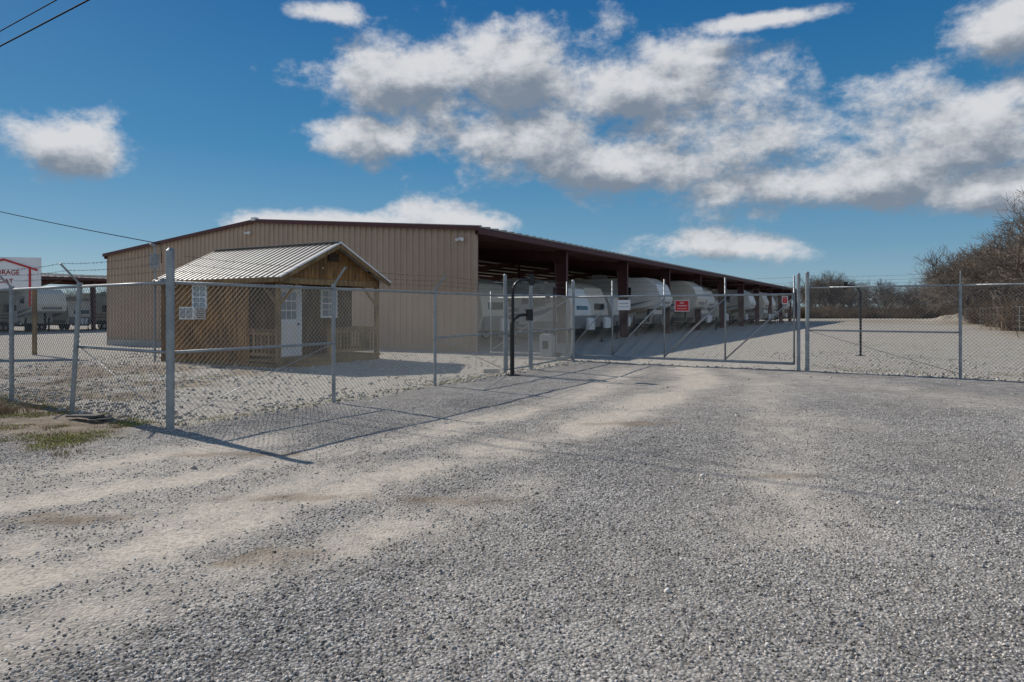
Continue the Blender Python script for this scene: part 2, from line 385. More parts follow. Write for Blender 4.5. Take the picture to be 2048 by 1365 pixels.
# ------------------------------------------------------------------ storage buildings
EAVE=4.6
QF=[(0,1,2,3),(4,5,6,7),(0,1,5,4),(1,2,6,5),(2,3,7,6),(3,0,4,7)]
def canopy(name,origin,L,W,front=True,z0=0.0,bay=8.2):
    e=empty(name,(origin[0],origin[1],z0),R(60))
    half=W/2
    rz=lambda yy: EAVE-z0+ (half-abs(yy-half))*(1.04/12)
    pk=rz(half)
    r=MB()
    for (ya,yb) in((-.25,half),(W+.25,half)):
        za=rz(0)-.02+.06
        r.add([(-.15,ya,za),(L+.15,ya,za),(L+.15,yb,pk+.06),(-.15,yb,pk+.06),
               (-.15,ya,za+.03),(L+.15,ya,za+.03),(L+.15,yb,pk+.09),(-.15,yb,pk+.09)],QF)
        xx=0
        while xx<L:
            r.beam((xx,ya-.03*(1 if ya<half else -1),za+.06),(xx,yb,pk+.12),.07,.05); xx+=.61
    r.obj("roof",[M_galvroof],e)
    t=MB()
    for xa in((-.18,-.12) ,(L+.12,L+.18)):
        for (ya,yb) in((-.28,half),(W+.28,half)):
            za=rz(0)+.08;zb=pk+.12
            t.add([(xa[0],ya,za-.16),(xa[1],ya,za-.16),(xa[1],yb,zb-.16),(xa[0],yb,zb-.16),
                   (xa[0],ya,za),(xa[1],ya,za),(xa[1],yb,zb),(xa[0],yb,zb)],QF)
    for yy in(-.24,W+.20): t.box((-.11,yy,rz(0)-.2),(L+.11,yy+.04,rz(0)+.02))
    t.obj("fascia_trim",[M_maroon],e)
    f=MB();nb=int(round(L/bay))
    for k in range(nb+1):
        xk=min(max(k*bay,.28),L-.2)
        for yc,sg in((.12,1),(W-.12,-1)):
            d0,d1=.35,.6
            f.box((xk-.11,yc-.02,-.3),(xk+.11,yc-.0005 if sg>0 else yc+.02,rz(0)-.1))
            f.add([(xk-.012,yc,-.3),(xk+.012,yc,-.3),(xk+.012,yc+sg*d0,-.3),(xk-.012,yc+sg*d0,-.3),
                   (xk-.012,yc,rz(0)-.15),(xk+.012,yc,rz(0)-.15),(xk+.012,yc+sg*d1,rz(0)-.15),(xk-.012,yc+sg*d1,rz(0)-.15)],QF)
            f.add([(xk-.11,yc+sg*d0,-.3),(xk+.11,yc+sg*d0,-.3),(xk+.11,yc+sg*(d0+.02),-.3),(xk-.11,yc+sg*(d0+.02),-.3),
                   (xk-.11,yc+sg*d1,rz(0)-.6),(xk+.11,yc+sg*d1,rz(0)-.6),(xk+.11,yc+sg*(d1+.02),rz(0)-.6),(xk-.11,yc+sg*(d1+.02),rz(0)-.6)],QF)
            for (o1,w) in((-.27,.2),(-.75,.2)):
                f.beam((xk,yc,rz(0)+o1),(xk,half,pk+o1+(0 if o1>-.5 else .2)),w,.025)
            f.add([(xk-.01,yc,rz(0)-.73),(xk+.01,yc,rz(0)-.73),(xk+.01,half,pk-.54),(xk-.01,half,pk-.54),
                   (xk-.01,yc,rz(0)-.28),(xk+.01,yc,rz(0)-.28),(xk+.01,half,pk-.28),(xk-.01,half,pk-.28)],QF)
        if W>15: f.cyl((xk,half,-.3),(xk,half,pk-.5),.11,n=8)
    yy=.1
    while yy<W:
        f.box((0.05,yy-.03,rz(yy)-.22),(L,yy+.03,rz(yy)-.02)); yy+=1.49
    f.obj("steel_frame",[M_maroon],e,fix=True)
    if front:
        w=MB();yy=0.0;prof=[];p=.305
        while yy<W-.01:
            prof+= [(0,yy),(0,yy+.17),(-.05,yy+.19),(-.05,yy+.28),(0,yy+.30)]; yy+=p
        prof.append((0,W))
        prof=[(a,min(b_,W)) for a,b_ in prof]
        vs=[];fs=[]
        for a,b_ in prof: vs+=[(a,b_,-.45),(a,b_,rz(b_)-.02)]
        for i in range(len(prof)-1): fs.append((2*i,2*i+1,2*i+3,2*i+2))
        w.add(vs,fs)
        w.obj("end_wall",[M_tan],e,fix=False)
        c=MB()
        c.box((-.06,-.06,-.3),(.1,-.001,rz(0)-.2)); c.box((-.06,W+.001,-.45),(.1,W+.06,rz(0)-.2))
        c.obj("corner_trim",[M_tan],e)
        c=MB();c.box((-.10,0,-.6),(.12,W,.0));c.obj("foundation",[M_conc],e)
        s=MB()
        for yq,zq in((.55,rz(.55)-.42),(half+.4,pk-.5)):
            s.box((-.13,yq-.08,zq-.02),(-.055,yq+.08,zq+.08))
            for dy in(-.14,.14): s.cyl((-.12,yq+dy*.4,zq+.03),(-.26,yq+dy,zq-.02),.035,.06,10)
        s.box((-.24,half-.12,pk+.05),(.0,half+.12,pk+.2))
        s.obj("security_lights",[M_wpaint],e)
    return e
canopy("storage_building",(-1.38,25.5),90.2,24)
canopy("storage_building",(-48,51),57.4,12,front=False,z0=-.34)

# ------------------------------------------------------------------ trailers
def rv_mesh(kind,L,H,stripe,body,seed):
    r=random.Random(seed);mb=MB();h=L/2;w=1.22
    if kind=='tt':
        poly=[(-h,.62),(-h,H-.12),(-h+.2,H),(h-1.2,H),(h-.45,H-.28),(h-.08,H-1.1),(h,1.35),(h-.3,.62)]
    else:
        poly=[(-h,.75),(-h,H-.1),(-h+.2,H),(h-1.1,H),(h-.35,H-.45),(h,H-1.35),(h-.15,1.85),(h-.5,1.7),(h-2.5,1.65),(h-2.75,.75)]
    mb.bm_body(poly,-w,w,.05,0)
    lowx=h-.5 if kind=='tt' else h-2.9
    for sy in(-1,1):
        def slab(pts,mi,d=.006):
            y0=sy*w;mb.prism(pts,min(y0,y0+sy*d),max(y0,y0+sy*d),mi)
        slab([(-h+.12,.68),(lowx-.1,.68),(lowx+.05,1.0),(-h+.12,1.0)],2)
        slab([(-h+.3,1.15),(h*.1,1.1),(h*.55,1.35),(h-.25,1.95),(h*.45,1.52),(h*.0,1.32),(-h+.3,1.3)],3,.009)
        slab([(-h+.6,1.42),(0,1.42),(h*.4,1.62),(h-.5,2.25),(h*.3,1.8),(-.3,1.56),(-h+.6,1.5)],2,.012)
        for cx,ww,hh2 in((-h*.62,.9,.6),(-h*.05,1.1,.62),(h*.5,.6,.55)):
            if kind=='fw' and cx>h*.4: zc=H-.95
            else: zc=2.1
            slab([(cx-ww/2-.04,zc-hh2/2-.04),(cx+ww/2+.04,zc-hh2/2-.04),(cx+ww/2+.04,zc+hh2/2+.04),(cx-ww/2-.04,zc+hh2/2+.04)],5,.016)
            slab([(cx-ww/2,zc-hh2/2),(cx+ww/2,zc-hh2/2),(cx+ww/2,zc+hh2/2),(cx-ww/2,zc+hh2/2)],1,.024)
        slab([(h*.2,.85),(h*.2+.7,.85),(h*.2+.7,2.75 if H>2.9 else 2.55),(h*.2,2.75 if H>2.9 else 2.55)],4,.018)
        slab([(h*.2+.15,1.9),(h*.2+.55,1.9),(h*.2+.55,2.4),(h*.2+.15,2.4)],1,.026)
        mb.cyl((-h*.7,sy*(w+.07),H-.32),(h*.55,sy*(w+.07),H-.32),.055,n=8,mi=0)
        for wx in(-.75,.15) :
            wc=-h*.12+wx
            mb.cyl((wc,sy*(w-.26),.36),(wc,sy*(w-.02),.36),.36,n=18,mi=5)
            mb.cyl((wc,sy*(w-.05),.36),(wc,sy*(w+.0),.36),.2,n=14,mi=0)
        slab([(-h*.12-1.25,.62),(-h*.12-1.1,.85),(-h*.12+.5,.85),(-h*.12+.65,.62)],5,.05)
    mb.box((-h+.1,-.9,.48),(lowx,-.8,.62),5);mb.box((-h+.1,.8,.48),(lowx,.9,.62),5)
    mb.box((-h-.12,-1.1,.5),(-h,1.1,.66),5)
    mb.bm_body([(-.5,H),( -.4,H+.3),(.35,H+.3),(.5,H+.12),(.5,H)],-.35,.35,.03,0)
    mb.box((-h*.6-.2,-.2,H),(-h*.6+.2,.2,H+.14),0)
    mb.box((h*.4-.2,-.2,H),(h*.4+.2,.2,H+.12),0)
    if kind=='tt':
        mb.add([(h-.03+.012,-.75,1.6),(h-.03+.012,.75,1.6),(h-.075+.015,.7,H-1.15),(h-.075+.015,-.7,H-1.15)],[(0,1,2,3)],1)
        mb.box((h-.14,-1.1,.7),(h+.02,1.1,1.3),2)
        mb.beam((h-.3,-.7,.52),(h+1.15,0,.52),.08,.12,5);mb.beam((h-.3,.7,.52),(h+1.15,0,.52),.08,.12,5)
        mb.cyl((h+1.0,0,0),(h+1.0,0,1.0),.04,n=8,mi=5);mb.cyl((h+1.0,0,0),(h+1.0,0,.04),.12,n=8,mi=5)
        for sy in(-.19,.19):
            mb.cyl((h+.4,sy,.6),(h+.4,sy,1.1),.155,n=14,mi=4);mb.cyl((h+.4,sy,1.1),(h+.4,sy,1.2),.155,.06,n=14,mi=4)
    else:
        mb.cyl((h-1.3,0,.8),(h-1.3,0,1.7),.09,n=8,mi=5)
        for sy in(-.95,.95): mb.box((h-2.72,sy-.06,0),(h-2.6,sy+.06,1.6),5)
        mb.add([(h-.16+.07,-.8,2.0),(h-.16+.07,.8,2.0),(h-.03,.8,H-1.4),(h-.03,-.8,H-1.4)],[(0,1,2,3)],2)
    return mb.mesh("trailer_mesh",[body,M_glass,M_grayst,stripe,M_wpaint,M_tyre])
rvs=[('travel_trailer',rv_mesh('tt',7.6,2.95,M_blue,M_white,1),7.6),
     ('fifth_wheel_trailer',rv_mesh('fw',9.6,3.7,M_tanst,M_white,2),9.6),
     ('travel_trailer',rv_mesh('tt',8.6,3.1,M_tanst,M_cream,3),8.6),
     ('travel_trailer',rv_mesh('tt',6.4,2.75,M_redst,M_white,4),6.4),
     ('fifth_wheel_trailer',rv_mesh('fw',10.4,3.8,M_grayst,M_cream,5),10.4)]
def put_rv(kind,origin,bx,setb,z0=0,extra=0):
    nm,me_,Lr=rvs[kind]
    yc=setb+Lr/2+(1.1 if nm[0]=='t' else 0)
    p=Vector((origin[0],origin[1],0))+U*bx+V*yc
    o=bpy.data.objects.new(nm,me_);col.objects.link(o)
    o.location=(p.x,p.y,z0);o.rotation_euler=(0,0,R(-30+extra))
B1=(-1.38,25.5);r2=random.Random(11)
kinds=[3,2,0,2,3,1,0,4,2,1,0,3,1,2,4,0,1,2,0,1,4,2]
for i,kd in enumerate(kinds):
    bay=i//2;bx=bay*8.2+(2.2 if i%2==0 else 6.0)
    sb=[2.5,1.6,-.8,-.2][i] if i<4 else r2.uniform(-.8,1.3)
    put_rv(kd,B1,bx,sb,0,r2.uniform(-2,2))
for i in range(9):
    put_rv(r2.choice([0,2,3]),B1,i*8.2+8+r2.uniform(-1,1),13.5,0,0)
B2=(-48,51)
for i,kd in enumerate([1,0,4,2,1,0,3,1,2,0]):
    put_rv(kd,B2,3+i*4.3,r2.uniform(-2.5,.5),-.34,r2.uniform(-2,2))

# ------------------------------------------------------------------ office cabin
cab=empty("wooden_cabin",(-6.3,18.4,0),R(60))
W_=4.1;Lc=5.2;PD=1.2;EV=2.5;PKz=3.5;FZ=.2
def boards(name,axis_,fixed,a0,a1,z0,ztop,thick,mt,step=.2):
    mb=MB();a=a0
    while a<a1-.02:
        bb=min(a+step-.012,a1)
        zt0=ztop(a);zt1=ztop(bb)
        if axis_=='x':
            pts=[(fixed,a,z0),(fixed+thick,a,z0),(fixed+thick,bb,z0),(fixed,bb,z0),(fixed,a,zt0),(fixed+thick,a,zt0),(fixed+thick,bb,zt1),(fixed,bb,zt1)]
        else:
            pts=[(a,fixed,z0),(a,fixed+thick,z0),(bb,fixed+thick,z0),(bb,fixed,z0),(a,fixed,zt0),(a,fixed+thick,zt0),(bb,fixed+thick,zt1),(bb,fixed,zt1)]
        mb.add(pts,QF)
        a+=step
    return mb.obj(name,[mt],cab)
zr=lambda xx: EV+(1-abs(xx-W_/2)/(W_/2))*(PKz-EV)
core=MB();core.box((.03,PD+.03,.1),(W_-.03,Lc-.03,EV-.05));core.obj("wall_core",[M_dark],cab)
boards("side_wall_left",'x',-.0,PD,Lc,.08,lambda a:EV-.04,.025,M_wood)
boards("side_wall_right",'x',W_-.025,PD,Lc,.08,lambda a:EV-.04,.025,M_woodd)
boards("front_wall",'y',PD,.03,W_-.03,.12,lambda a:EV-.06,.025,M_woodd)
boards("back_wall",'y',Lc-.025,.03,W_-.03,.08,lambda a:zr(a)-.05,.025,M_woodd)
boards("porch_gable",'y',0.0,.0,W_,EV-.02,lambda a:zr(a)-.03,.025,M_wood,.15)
ro=MB();oh=.18
for sgn in(0,1):
    xe=-oh if sgn==0 else W_+oh
    ze=EV-oh*(PKz-EV)/(W_/2)
    ro.add([(xe,-.25,ze),(W_/2,-.25,PKz),(W_/2,Lc+.15,PKz),(xe,Lc+.15,ze),
            (xe,-.25,ze+.045),(W_/2,-.25,PKz+.045),(W_/2,Lc+.15,PKz+.045),(xe,Lc+.15,ze+.045)],QF)
    yy=-.22
    while yy<Lc+.15:
        ro.beam((xe,yy,ze+.055),(W_/2,yy,PKz+.055),.035,.035);yy+=.23
ro.beam((W_/2,-.27,PKz+.08),(W_/2,Lc+.17,PKz+.08),.26,.02)
ro.obj("metal_roof",[M_galvroof],cab)
fs_=MB()
for sgn in(0,1):
    xe=-oh if sgn==0 else W_+oh;ze=EV-oh*(PKz-EV)/(W_/2)
    fs_.beam((xe,-.27,ze-.03),(W_/2,-.27,PKz-.03),.03,.13)
fs_.beam((-oh-.02,-.25,EV-.12),(-oh-.02,Lc+.15,EV-.12),.03,.12)
fs_.obj("fascia",[M_wood2],cab)
wc_=MB()
for sgn in(0,1):
    xe=-oh-.02 if sgn==0 else W_+oh+.02;ze=EV-(oh+.02)*(PKz-EV)/(W_/2)
    wc_.beam((xe,-.29,ze+.055),(W_/2,-.29,PKz+.055),.03,.045)
wc_.obj("roof_edge_trim",[M_wpaint],cab)
pc=MB()
pc.box((0,-.02,.14),(W_,PD,.2))
pc.box((.02,.0,0),(W_-.02,.04,.135));pc.box((-.001,.05,0),(.04,Lc,.1))
for px_ in(.06,W_-.06): pc.box((px_-.06,.02,.2),(px_+.06,.14,EV+.02))
pc.box((0,.02,EV-.2),(W_,.13,EV-.025))
pc.box((-.001,.13,EV-.2),(.09,PD,EV-.05));pc.box((W_-.09,.13,EV-.2),(W_+.001,PD,EV-.05))
for px_,s1 in((.12,1),(W_-.12,-1)):
    pc.beam((px_,.08,EV-.75),(px_+s1*.6,.08,EV-.2),.07,.07)
pc.beam((.05,.14,EV-.75),(.05,.7,EV-.2),.07,.07)
def rail(a,b):
    pc.beam((a[0],a[1],1.02),(b[0],b[1],1.02),.1,.05);pc.beam((a[0],a[1],.92),(b[0],b[1],.92),.04,.08);pc.beam((a[0],a[1],.34),(b[0],b[1],.34),.04,.08)
    d=math.hypot(b[0]-a[0],b[1]-a[1]);nn=int(d/.14)
    for i in range(1,nn):
        t=i/nn;xx=a[0]+(b[0]-a[0])*t;yy=a[1]+(b[1]-a[1])*t
        pc.box((xx-.022,yy-.022,.3),(xx+.022,yy+.022,.99))
rail((2.0,.08),(W_-.12,.08));rail((.06,.14),(.06,PD));rail((W_-.06,.14),(W_-.06,PD))
pc.box((1.94,.02,.2),(2.06,.14,1.12))
pc.box((.45,-.4,0),(1.6,-.03,.09))
pc.obj("porch",[M_wood2],cab)
d=MB();yd=PD
d.box((.92,yd-.05,.2),(1.0,yd,2.32),0);d.box((1.82,yd-.05,.2),(1.9,yd,2.32),0);d.box((1.0,yd-.05,2.24),(1.82,yd,2.32),0)
d.box((1.0,yd-.035,.2),(1.82,yd-.002,2.24),0)
for i in range(3):
    for j in range(3):
        d.box((1.12+i*.2,yd-.042,1.3+j*.28),(1.12+i*.2+.17,yd-.036,1.3+j*.28+.24),1)
for i in range(2):
    d.box((1.1+i*.34,yd-.045,.4),(1.1+i*.34+.28,yd-.036,1.15),2)
d.cyl((1.75,yd-.1,1.15),(1.75,yd-.03,1.15),.03,n=10,mi=3)
d.obj("door",[M_wpaint,M_glassl,M_white,M_black],cab)
def window(name,cx,cz,ww,hh,plane,off):
    w_=MB()
    def bx(a0,a1,z0,z1,d0,d1,mi):
        if plane=='y': w_.box((a0,off-d1,z0),(a1,off-d0,z1),mi)
        else: w_.box((off-d1,a0,z0),(off-d0,a1,z1),mi)
    bx(cx-ww/2,cx+ww/2,cz-hh/2,cz+hh/2,.001,.012,1)
    t=.05
    bx(cx-ww/2-t,cx-ww/2,cz-hh/2-t,cz+hh/2+t,.0,.04,0);bx(cx+ww/2,cx+ww/2+t,cz-hh/2-t,cz+hh/2+t,0,.04,0)
    bx(cx-ww/2,cx+ww/2,cz-hh/2-t,cz-hh/2,0,.04,0);bx(cx-ww/2,cx+ww/2,cz+hh/2,cz+hh/2+t,0,.04,0)
    bx(cx-.012,cx+.012,cz-hh/2,cz+hh/2,.012,.025,0);bx(cx-ww/2,cx+ww/2,cz-.018,cz+.018,.013,.032,0)
    for q in(-.25,.25): bx(cx-ww/2,cx+ww/2,cz+q*hh-.008,cz+q*hh+.008,.0125,.022,0)
    w_.obj(name,[M_wpaint,M_glassl],cab)
window("front_window",3.05,1.78,.6,.8,'y',PD)
window("side_window",3.3,1.95,.55,.62,'x',0)
ac=MB();ac.box((-.38,3.05,1.3),(0,3.72,1.66),0)
for i in range(8): ac.box((-.39,3.12,1.335+i*.038),(-.381,3.4,1.35+i*.038),1)
for i in range(5): ac.box((-.30,3.042,1.35+i*.06),(-.05,3.0495,1.37+i*.06),1)
ac.box((-.388,3.44,1.34),(-.381,3.68,1.62),2)
ac.obj("window_air_conditioner",[M_wpaint,M_black,M_box],cab)
vt=MB();vt.box((W_/2-.22,-.02,3.0),(W_/2+.22,-.002,3.25),0)
for i in range(5): vt.beam((W_/2-.2,-.03,3.03+i*.048),(W_/2+.2,-.03,3.03+i*.048),.02,.02,1)
vt.box((W_-.55,-.06,2.72),(W_-.45,0,2.8),1)
for dx in(-.1,.1): vt.cyl((W_-.5+dx*.3,-.05,2.76),(W_-.5+dx,-.2,2.72),.03,.06,10,mi=1)
vt.obj("gable_vent",[M_dark,M_woodd],cab)
ms=MB();mx,my=.05,Lc+.22
ms.cyl((mx-.1,my,0),(mx-.1,my,3.55),.035,n=10);ms.cyl((mx-.1,my,3.55),(mx-.25,my,3.62),.05,n=10)
ms.box((mx-.22,my-.07,2.85),(mx-.0,my+.08,3.3));ms.cyl((mx-.24,my-.0,3.1),(mx-.22,my-.0,3.1),.08,n=12)
ms.obj("electric_service_mast",[M_box],cab)

# ------------------------------------------------------------------ fences
def clip_line(c,fam,L,H):
    if fam==0:
        s0=max(0,c);s1=min(L,c+H)
        return (s0,s0-c,s1,s1-c) if s1>s0+.01 else None
    s0=max(0,c-H);s1=min(L,c)
    return (s0,c-s0,s1,c-s1) if s1>s0+.01 else None
def fabric(mb,p,q,z0,z1,r=.0027,step=.08):
    p=Vector(p).to_3d();q=Vector(q).to_3d();d=q-p;L=d.length;d.normalize();nrm=Vector((-d.y,d.x,0));H=z1-z0
    z=Vector((0,0,1))
    for fam in(0,1):
        off=nrm*(.003 if fam else -.003)
        c=-H if fam==0 else 0
        end=L if fam==0 else L+H
        while c<end:
            t=clip_line(c,fam,L,H)
            if t:
                a=p+d*t[0]+z*(z0+t[1])+off;b2=p+d*t[2]+z*(z0+t[3])+off
                mb.cyl(a,b2,r,n=3,caps=False)
            c+=step
def wires(mb,p,q,hs,off,sag=.02,barbs=True):
    p=Vector(p).to_3d();q=Vector(q).to_3d();o=Vector(off).to_3d()
    L=(q-p).length;ns=max(2,int(L/.5))
    for i,(hz,fr) in enumerate(hs):
        pts=[]
        for k in range(ns+1):
            t=k/ns;pt=p.lerp(q,t)+o*fr;pt.z=hz-sag*4*t*(1-t)*(1+.4*i);pts.append(pt)
        mb.tube(pts,.0026,n=4)
        if barbs:
            m_=int(L/.125)
            for k in range(m_):
                t=(k+rnd.random()*.3)/m_;a=p.lerp(q,t)+o*fr;a.z=hz-sag*4*t*(1-t)*(1+.4*i)
                for _ in range(2):
                    v=Vector((rnd.uniform(-1,1),rnd.uniform(-1,1),rnd.uniform(-1,1))).normalized()*.02
                    mb.cyl(a-v,a+v,.0018,n=3,caps=False)
def post(mb,p,h,r,n=14):
    mb.cyl((p[0],p[1],-.05),(p[0],p[1],h),r,n=n)
    mb.cyl((p[0],p[1],h),(p[0],p[1],h+r*.7),r*1.06,r*.4,n=n)

fe=empty("chain_link_fence")
FH=1.92
pA=(-3.02,11.56);pB=(-1.59,14.1);pC=(-.17,16.75);pD=(.50,17.95);pE=(1.88,21.0);p0=(-4.49,8.97)
left=[(-4.49-2.12*k,8.97+1.47*k) for k in range(0,7)]
posts=MB();rails=MB();fab=MB();bw=MB()
post(posts,p0,2.34,.052)
for c in(pC,pD): post(posts,c,2.42,.044)
post(posts,pE,2.47,.05)
n_r=Vector((.866,-.5,0));n_l=Vector((-.57,-.82,0))
def armpost(p,h,r,nv,lean=(0,0)):
    posts.cyl((p[0]-lean[0],p[1]-lean[1],-.05),(p[0],p[1],h),r,n=12)
    a=Vector((p[0],p[1],h))
    posts.cyl(a,a+Vector((0,0,.06)),r*1.15,n=12)
    posts.beam(a+Vector((0,0,.04)),a+Vector((0,0,.04))+nv*.27+Vector((0,0,.30)),.035,.02)
armpost(pA,FH+.02,.033,n_r);armpost(pB,FH+.02,.033,n_r)
for i,c in enumerate(left[1:]):
    armpost(c,FH,.036,n_l,lean=(.11,.02) if i==0 else (0,0))
def rl(p,q,z1,z2=None,r=.021,m_=rails):
    m_.cyl((p[0],p[1],z1),(q[0],q[1],z1 if z2 is None else z2),r,n=8)
chain=[p0,pA,pB,pC]
for a,b2 in zip(chain[:-1],chain[1:]): rl(a,b2,FH);fabric(fab,a,b2,.04,FH+.03)
for a,b2 in((pD,pE),): rl(a,b2,FH+.06);fabric(fab,a,b2,.04,FH+.08);rl(a,b2,1.0);rl(a,b2,.12)
for a,b2 in zip(left[:-1],left[1:]): rl(a,b2,FH);fabric(fab,a,b2,.04,FH+.03)
rl(p0,pA,1.0);rl(p0,left[1],1.0);rl(pB,pC,1.0)
rails.cyl((p0[0],p0[1],.1),(left[1][0],left[1][1],1.0),.006,n=5);rails.cyl((p0[0],p0[1],.1),(pA[0],pA[1],1.0),.006,n=5)
rails.cyl((pC[0],pC[1],.1),(pB[0],pB[1],1.0),.006,n=5)
for c in(p0,pC,pD,pE):
    for zz in(.3,.6,.9,1.2,1.5,1.8): posts.cyl((c[0],c[1],zz),(c[0],c[1],zz+.025),.058 if c!=pC else .05,n=12)
AR=[(FH+.15,.3),(FH+.24,.62),(FH+.34,.95)]
seq=[p0,pA,pB,pC]
for a,b2 in zip(seq[:-1],seq[1:]): wires(bw,a,b2,AR,n_r*.27)
for a,b2 in zip(left[:-1],left[1:]): wires(bw,a,b2,AR,n_l*.27)
wires(bw,pC,pD,[(2.1,0),(2.22,0),(2.36,0)],(0,0));wires(bw,pD,pE,[(2.12,0),(2.25,0),(2.4,0)],(0,0))
wg=MB();a=Vector((*pC,0)).lerp(Vector((*pD,0)),.07);b2=Vector((*pC,0)).lerp(Vector((*pD,0)),.93)
for zz in(.1,1.0,1.95): rl(a,b2,zz,m_=wg,r=.02)
for q in(a,b2): wg.cyl((q.x,q.y,.1),(q.x,q.y,1.95),.02,n=8)
wg.obj("walk_gate_frame",[M_galv],fe)
fabric(fab,(a.x,a.y),(b2.x,b2.y),.1,1.95)
posts.obj("posts",[M_galv],fe,smooth=False);rails.obj("rails",[M_galv],fe,smooth=True,fix=False)
fab.obj("chain_link_mesh",[M_wire],fe,fix=False);bw.obj("barbed_wire",[M_barb],fe,fix=False)

fr=empty("chain_link_fence")
posts=MB();rails=MB();fab=MB();bw=MB()
gR=(7.57,17.5);dirR=Vector((.8308,-.5566,0))
rp=[gR]+[(gR[0]+dirR.x*3.28*k,gR[1]+dirR.y*3.28*k) for k in range(1,6)]
post(posts,gR,2.52,.05);post(posts,(gR[0]-.14,gR[1]+.2),2.50,.045)
for k,c in enumerate(rp[1:]): post(posts,c,2.16,.032)
for c in rp[1:]: posts.cyl((c[0],c[1],2.1),(c[0],c[1],2.47),.014,n=6)
for a,b2 in zip(rp[:-1],rp[1:]):
    rl(a,b2,2.14,m_=rails);fabric(fab,a,b2,.05,2.16,r=.0032)
    wires(bw,a,b2,[(2.25,0),(2.34,0),(2.45,0)],(0,0),.03)
rl(rp[0],rp[1],1.05,m_=rails);rails.cyl((gR[0],gR[1],1.05),(rp[1][0],rp[1][1],.1),.006,n=5)
for zz in(.3,.6,.9,1.2,1.5,1.8,2.0): posts.cyl((gR[0],gR[1],zz),(gR[0],gR[1],zz+.025),.057,n=12)
posts.obj("posts",[M_galv],fr);rails.obj("rails",[M_galv],fr,smooth=True,fix=False)
fab.obj("chain_link_mesh",[M_wire],fr,fix=False);bw.obj("barbed_wire",[M_barb],fr,fix=False)

gt=empty("sliding_gate",(7.35,17.78,0),math.atan2(3.62,-5.6))
gm=MB();gf=MB();gw=MB()
GL=6.7;TL=9.6
for zz,rr in((1.98,.03),(.17,.035)): gm.cyl((0,0,zz),(TL,0,zz),rr,n=10)
xsv=[0,1.78,3.52,5.15,6.7,TL]
for i,xx in enumerate(xsv):
    gm.cyl((xx,0,.15),(xx,0,2.46 if i<5 else 2.2),.024,n=8)
for i in range(5):
    gm.cyl((xsv[i],0,1.9),(xsv[i+1],0,.22),.019,n=8)
fabric(gf,(0,-.03),(GL,-.03),.18,1.98);fabric(gf,(GL,-.03),(TL,-.03),.18,1.98)
wires(gw,(0,0),(GL,0),[(2.13,0),(2.28,0),(2.42,0)],(0,0),.02)
gm.obj("frame",[M_galv],gt,fix=False,smooth=True);gf.obj("chain_link_mesh",[M_wire],gt,fix=False);gw.obj("barbed_wire",[M_barb],gt,fix=False)
rl_=MB()
for xx in(6.95,7.35):
    for zz in(.17,1.98): rl_.cyl((xx,.03,zz),(xx,.12,zz),.07,n=12)
rl_.cyl((7.1,.1,0),(7.1,.1,2.3),.045,n=12)
rl_.obj("rollers",[M_black],gt,fix=False)
def gate_sign(name,cx,cz,w,h,face,lines,tm,border=None):
    e=empty(name)
    ang=math.atan2(3.62,-5.6)
    c=Vector((7.35,17.78,0))+Vector((math.cos(ang),math.sin(ang),0))*cx
    nrm=Vector((-.543,-.840,0))
    c=c+nrm*.05;c.z=cz
    e.location=c;e.rotation_euler=(R(90),0,math.atan2(nrm.x,-nrm.y))
    mb=MB();mb.box((-w/2,-h/2,-.004),(w/2,h/2,0),0)
    if border: mb.box((-w/2+.015,-h/2+.015,.0),(w/2-.015,h/2-.015,.002),1)
    mb.obj("panel",[face,border or face],e)
    for i,(t,s,dy) in enumerate(lines): text("lettering",t,s,(0,dy,.003),(0,0,0),tm,e,off=0)
    return e
gate_sign("security_camera_sign",4.75,1.72,.40,.30,M_wpaint,[("Security 24/7",.055,.05),("Cameras in Use",.05,-.05)],M_textd)
gate_sign("no_trespassing_sign",2.98,1.69,.42,.32,M_wpaint,[("NO",.075,.08),("TRESPASSING",.05,0),("PRIVATE PROPERTY",.032,-.08)],M_wpaint,M_red)
gate_sign("gate_warning_sign",.22,1.83,.15,.19,M_wpaint,[("WARNING",.024,.04),("GATE",.024,-.02)],M_wpaint,M_red)

def gooseneck(name,loc,rz,h,col2=1):
    e=empty(name,(*loc,0),rz);mb=MB()
    def goose(h,reach,dy=0):
        pts=[(0,dy,0),(0,dy,h-.3)]
        for k in range(1,7):
            t=k/6*math.pi/2;pts.append((.3*(1-math.cos(t)),dy,h-.3+.3*math.sin(t)))
        pts.append((reach,dy,h))
        mb.tube([Vector(p) for p in pts],.036,n=10)
        mb.box((reach-.02,dy-.09,h-.14),(reach+.1,dy+.09,h+.12))
        mb.box((reach-.06,dy-.11,h+.12),(reach+.1,dy+.11,h+.135))
    goose(h,.42)
    if col2: goose(1.45,.42,.09)
    mb.box((-.13,-.13,0),(.13,.13,.02))
    mb.obj("stand",[M_black],e,fix=False)
gooseneck("gate_keypad_stand",(0.02,16.35),R(20),2.3)
gooseneck("gate_keypad_stand",(12.0,23.5),R(150),2.42,0)
go_=empty("gate_operator",(1.15,21.6,0),R(-33))
mb=MB();mb.box((-.45,-.35,0),(.45,.35,.1),1);mb.bm_body([(-.22,.1),(-.22,.75),(-.15,.82),(.15,.82),(.22,.75),(.22,.1)],-.18,.18,.02,0)
mb.box((-.1,-.19,.35),(.1,-.181,.6),2);mb.obj("housing",[M_box,M_conc,M_black],go_)
cb=empty("concrete_block",(-.55,17.1,0),R(20));mb=MB();mb.bm_body([(-.2,0),(-.2,.1),(.2,.1),(.2,0)],-.1,.1,.012);mb.obj("block",[M_conc],cb)
bb_=empty("broken_board",(-6.05,9.62,0.02),R(-28));mb=MB()
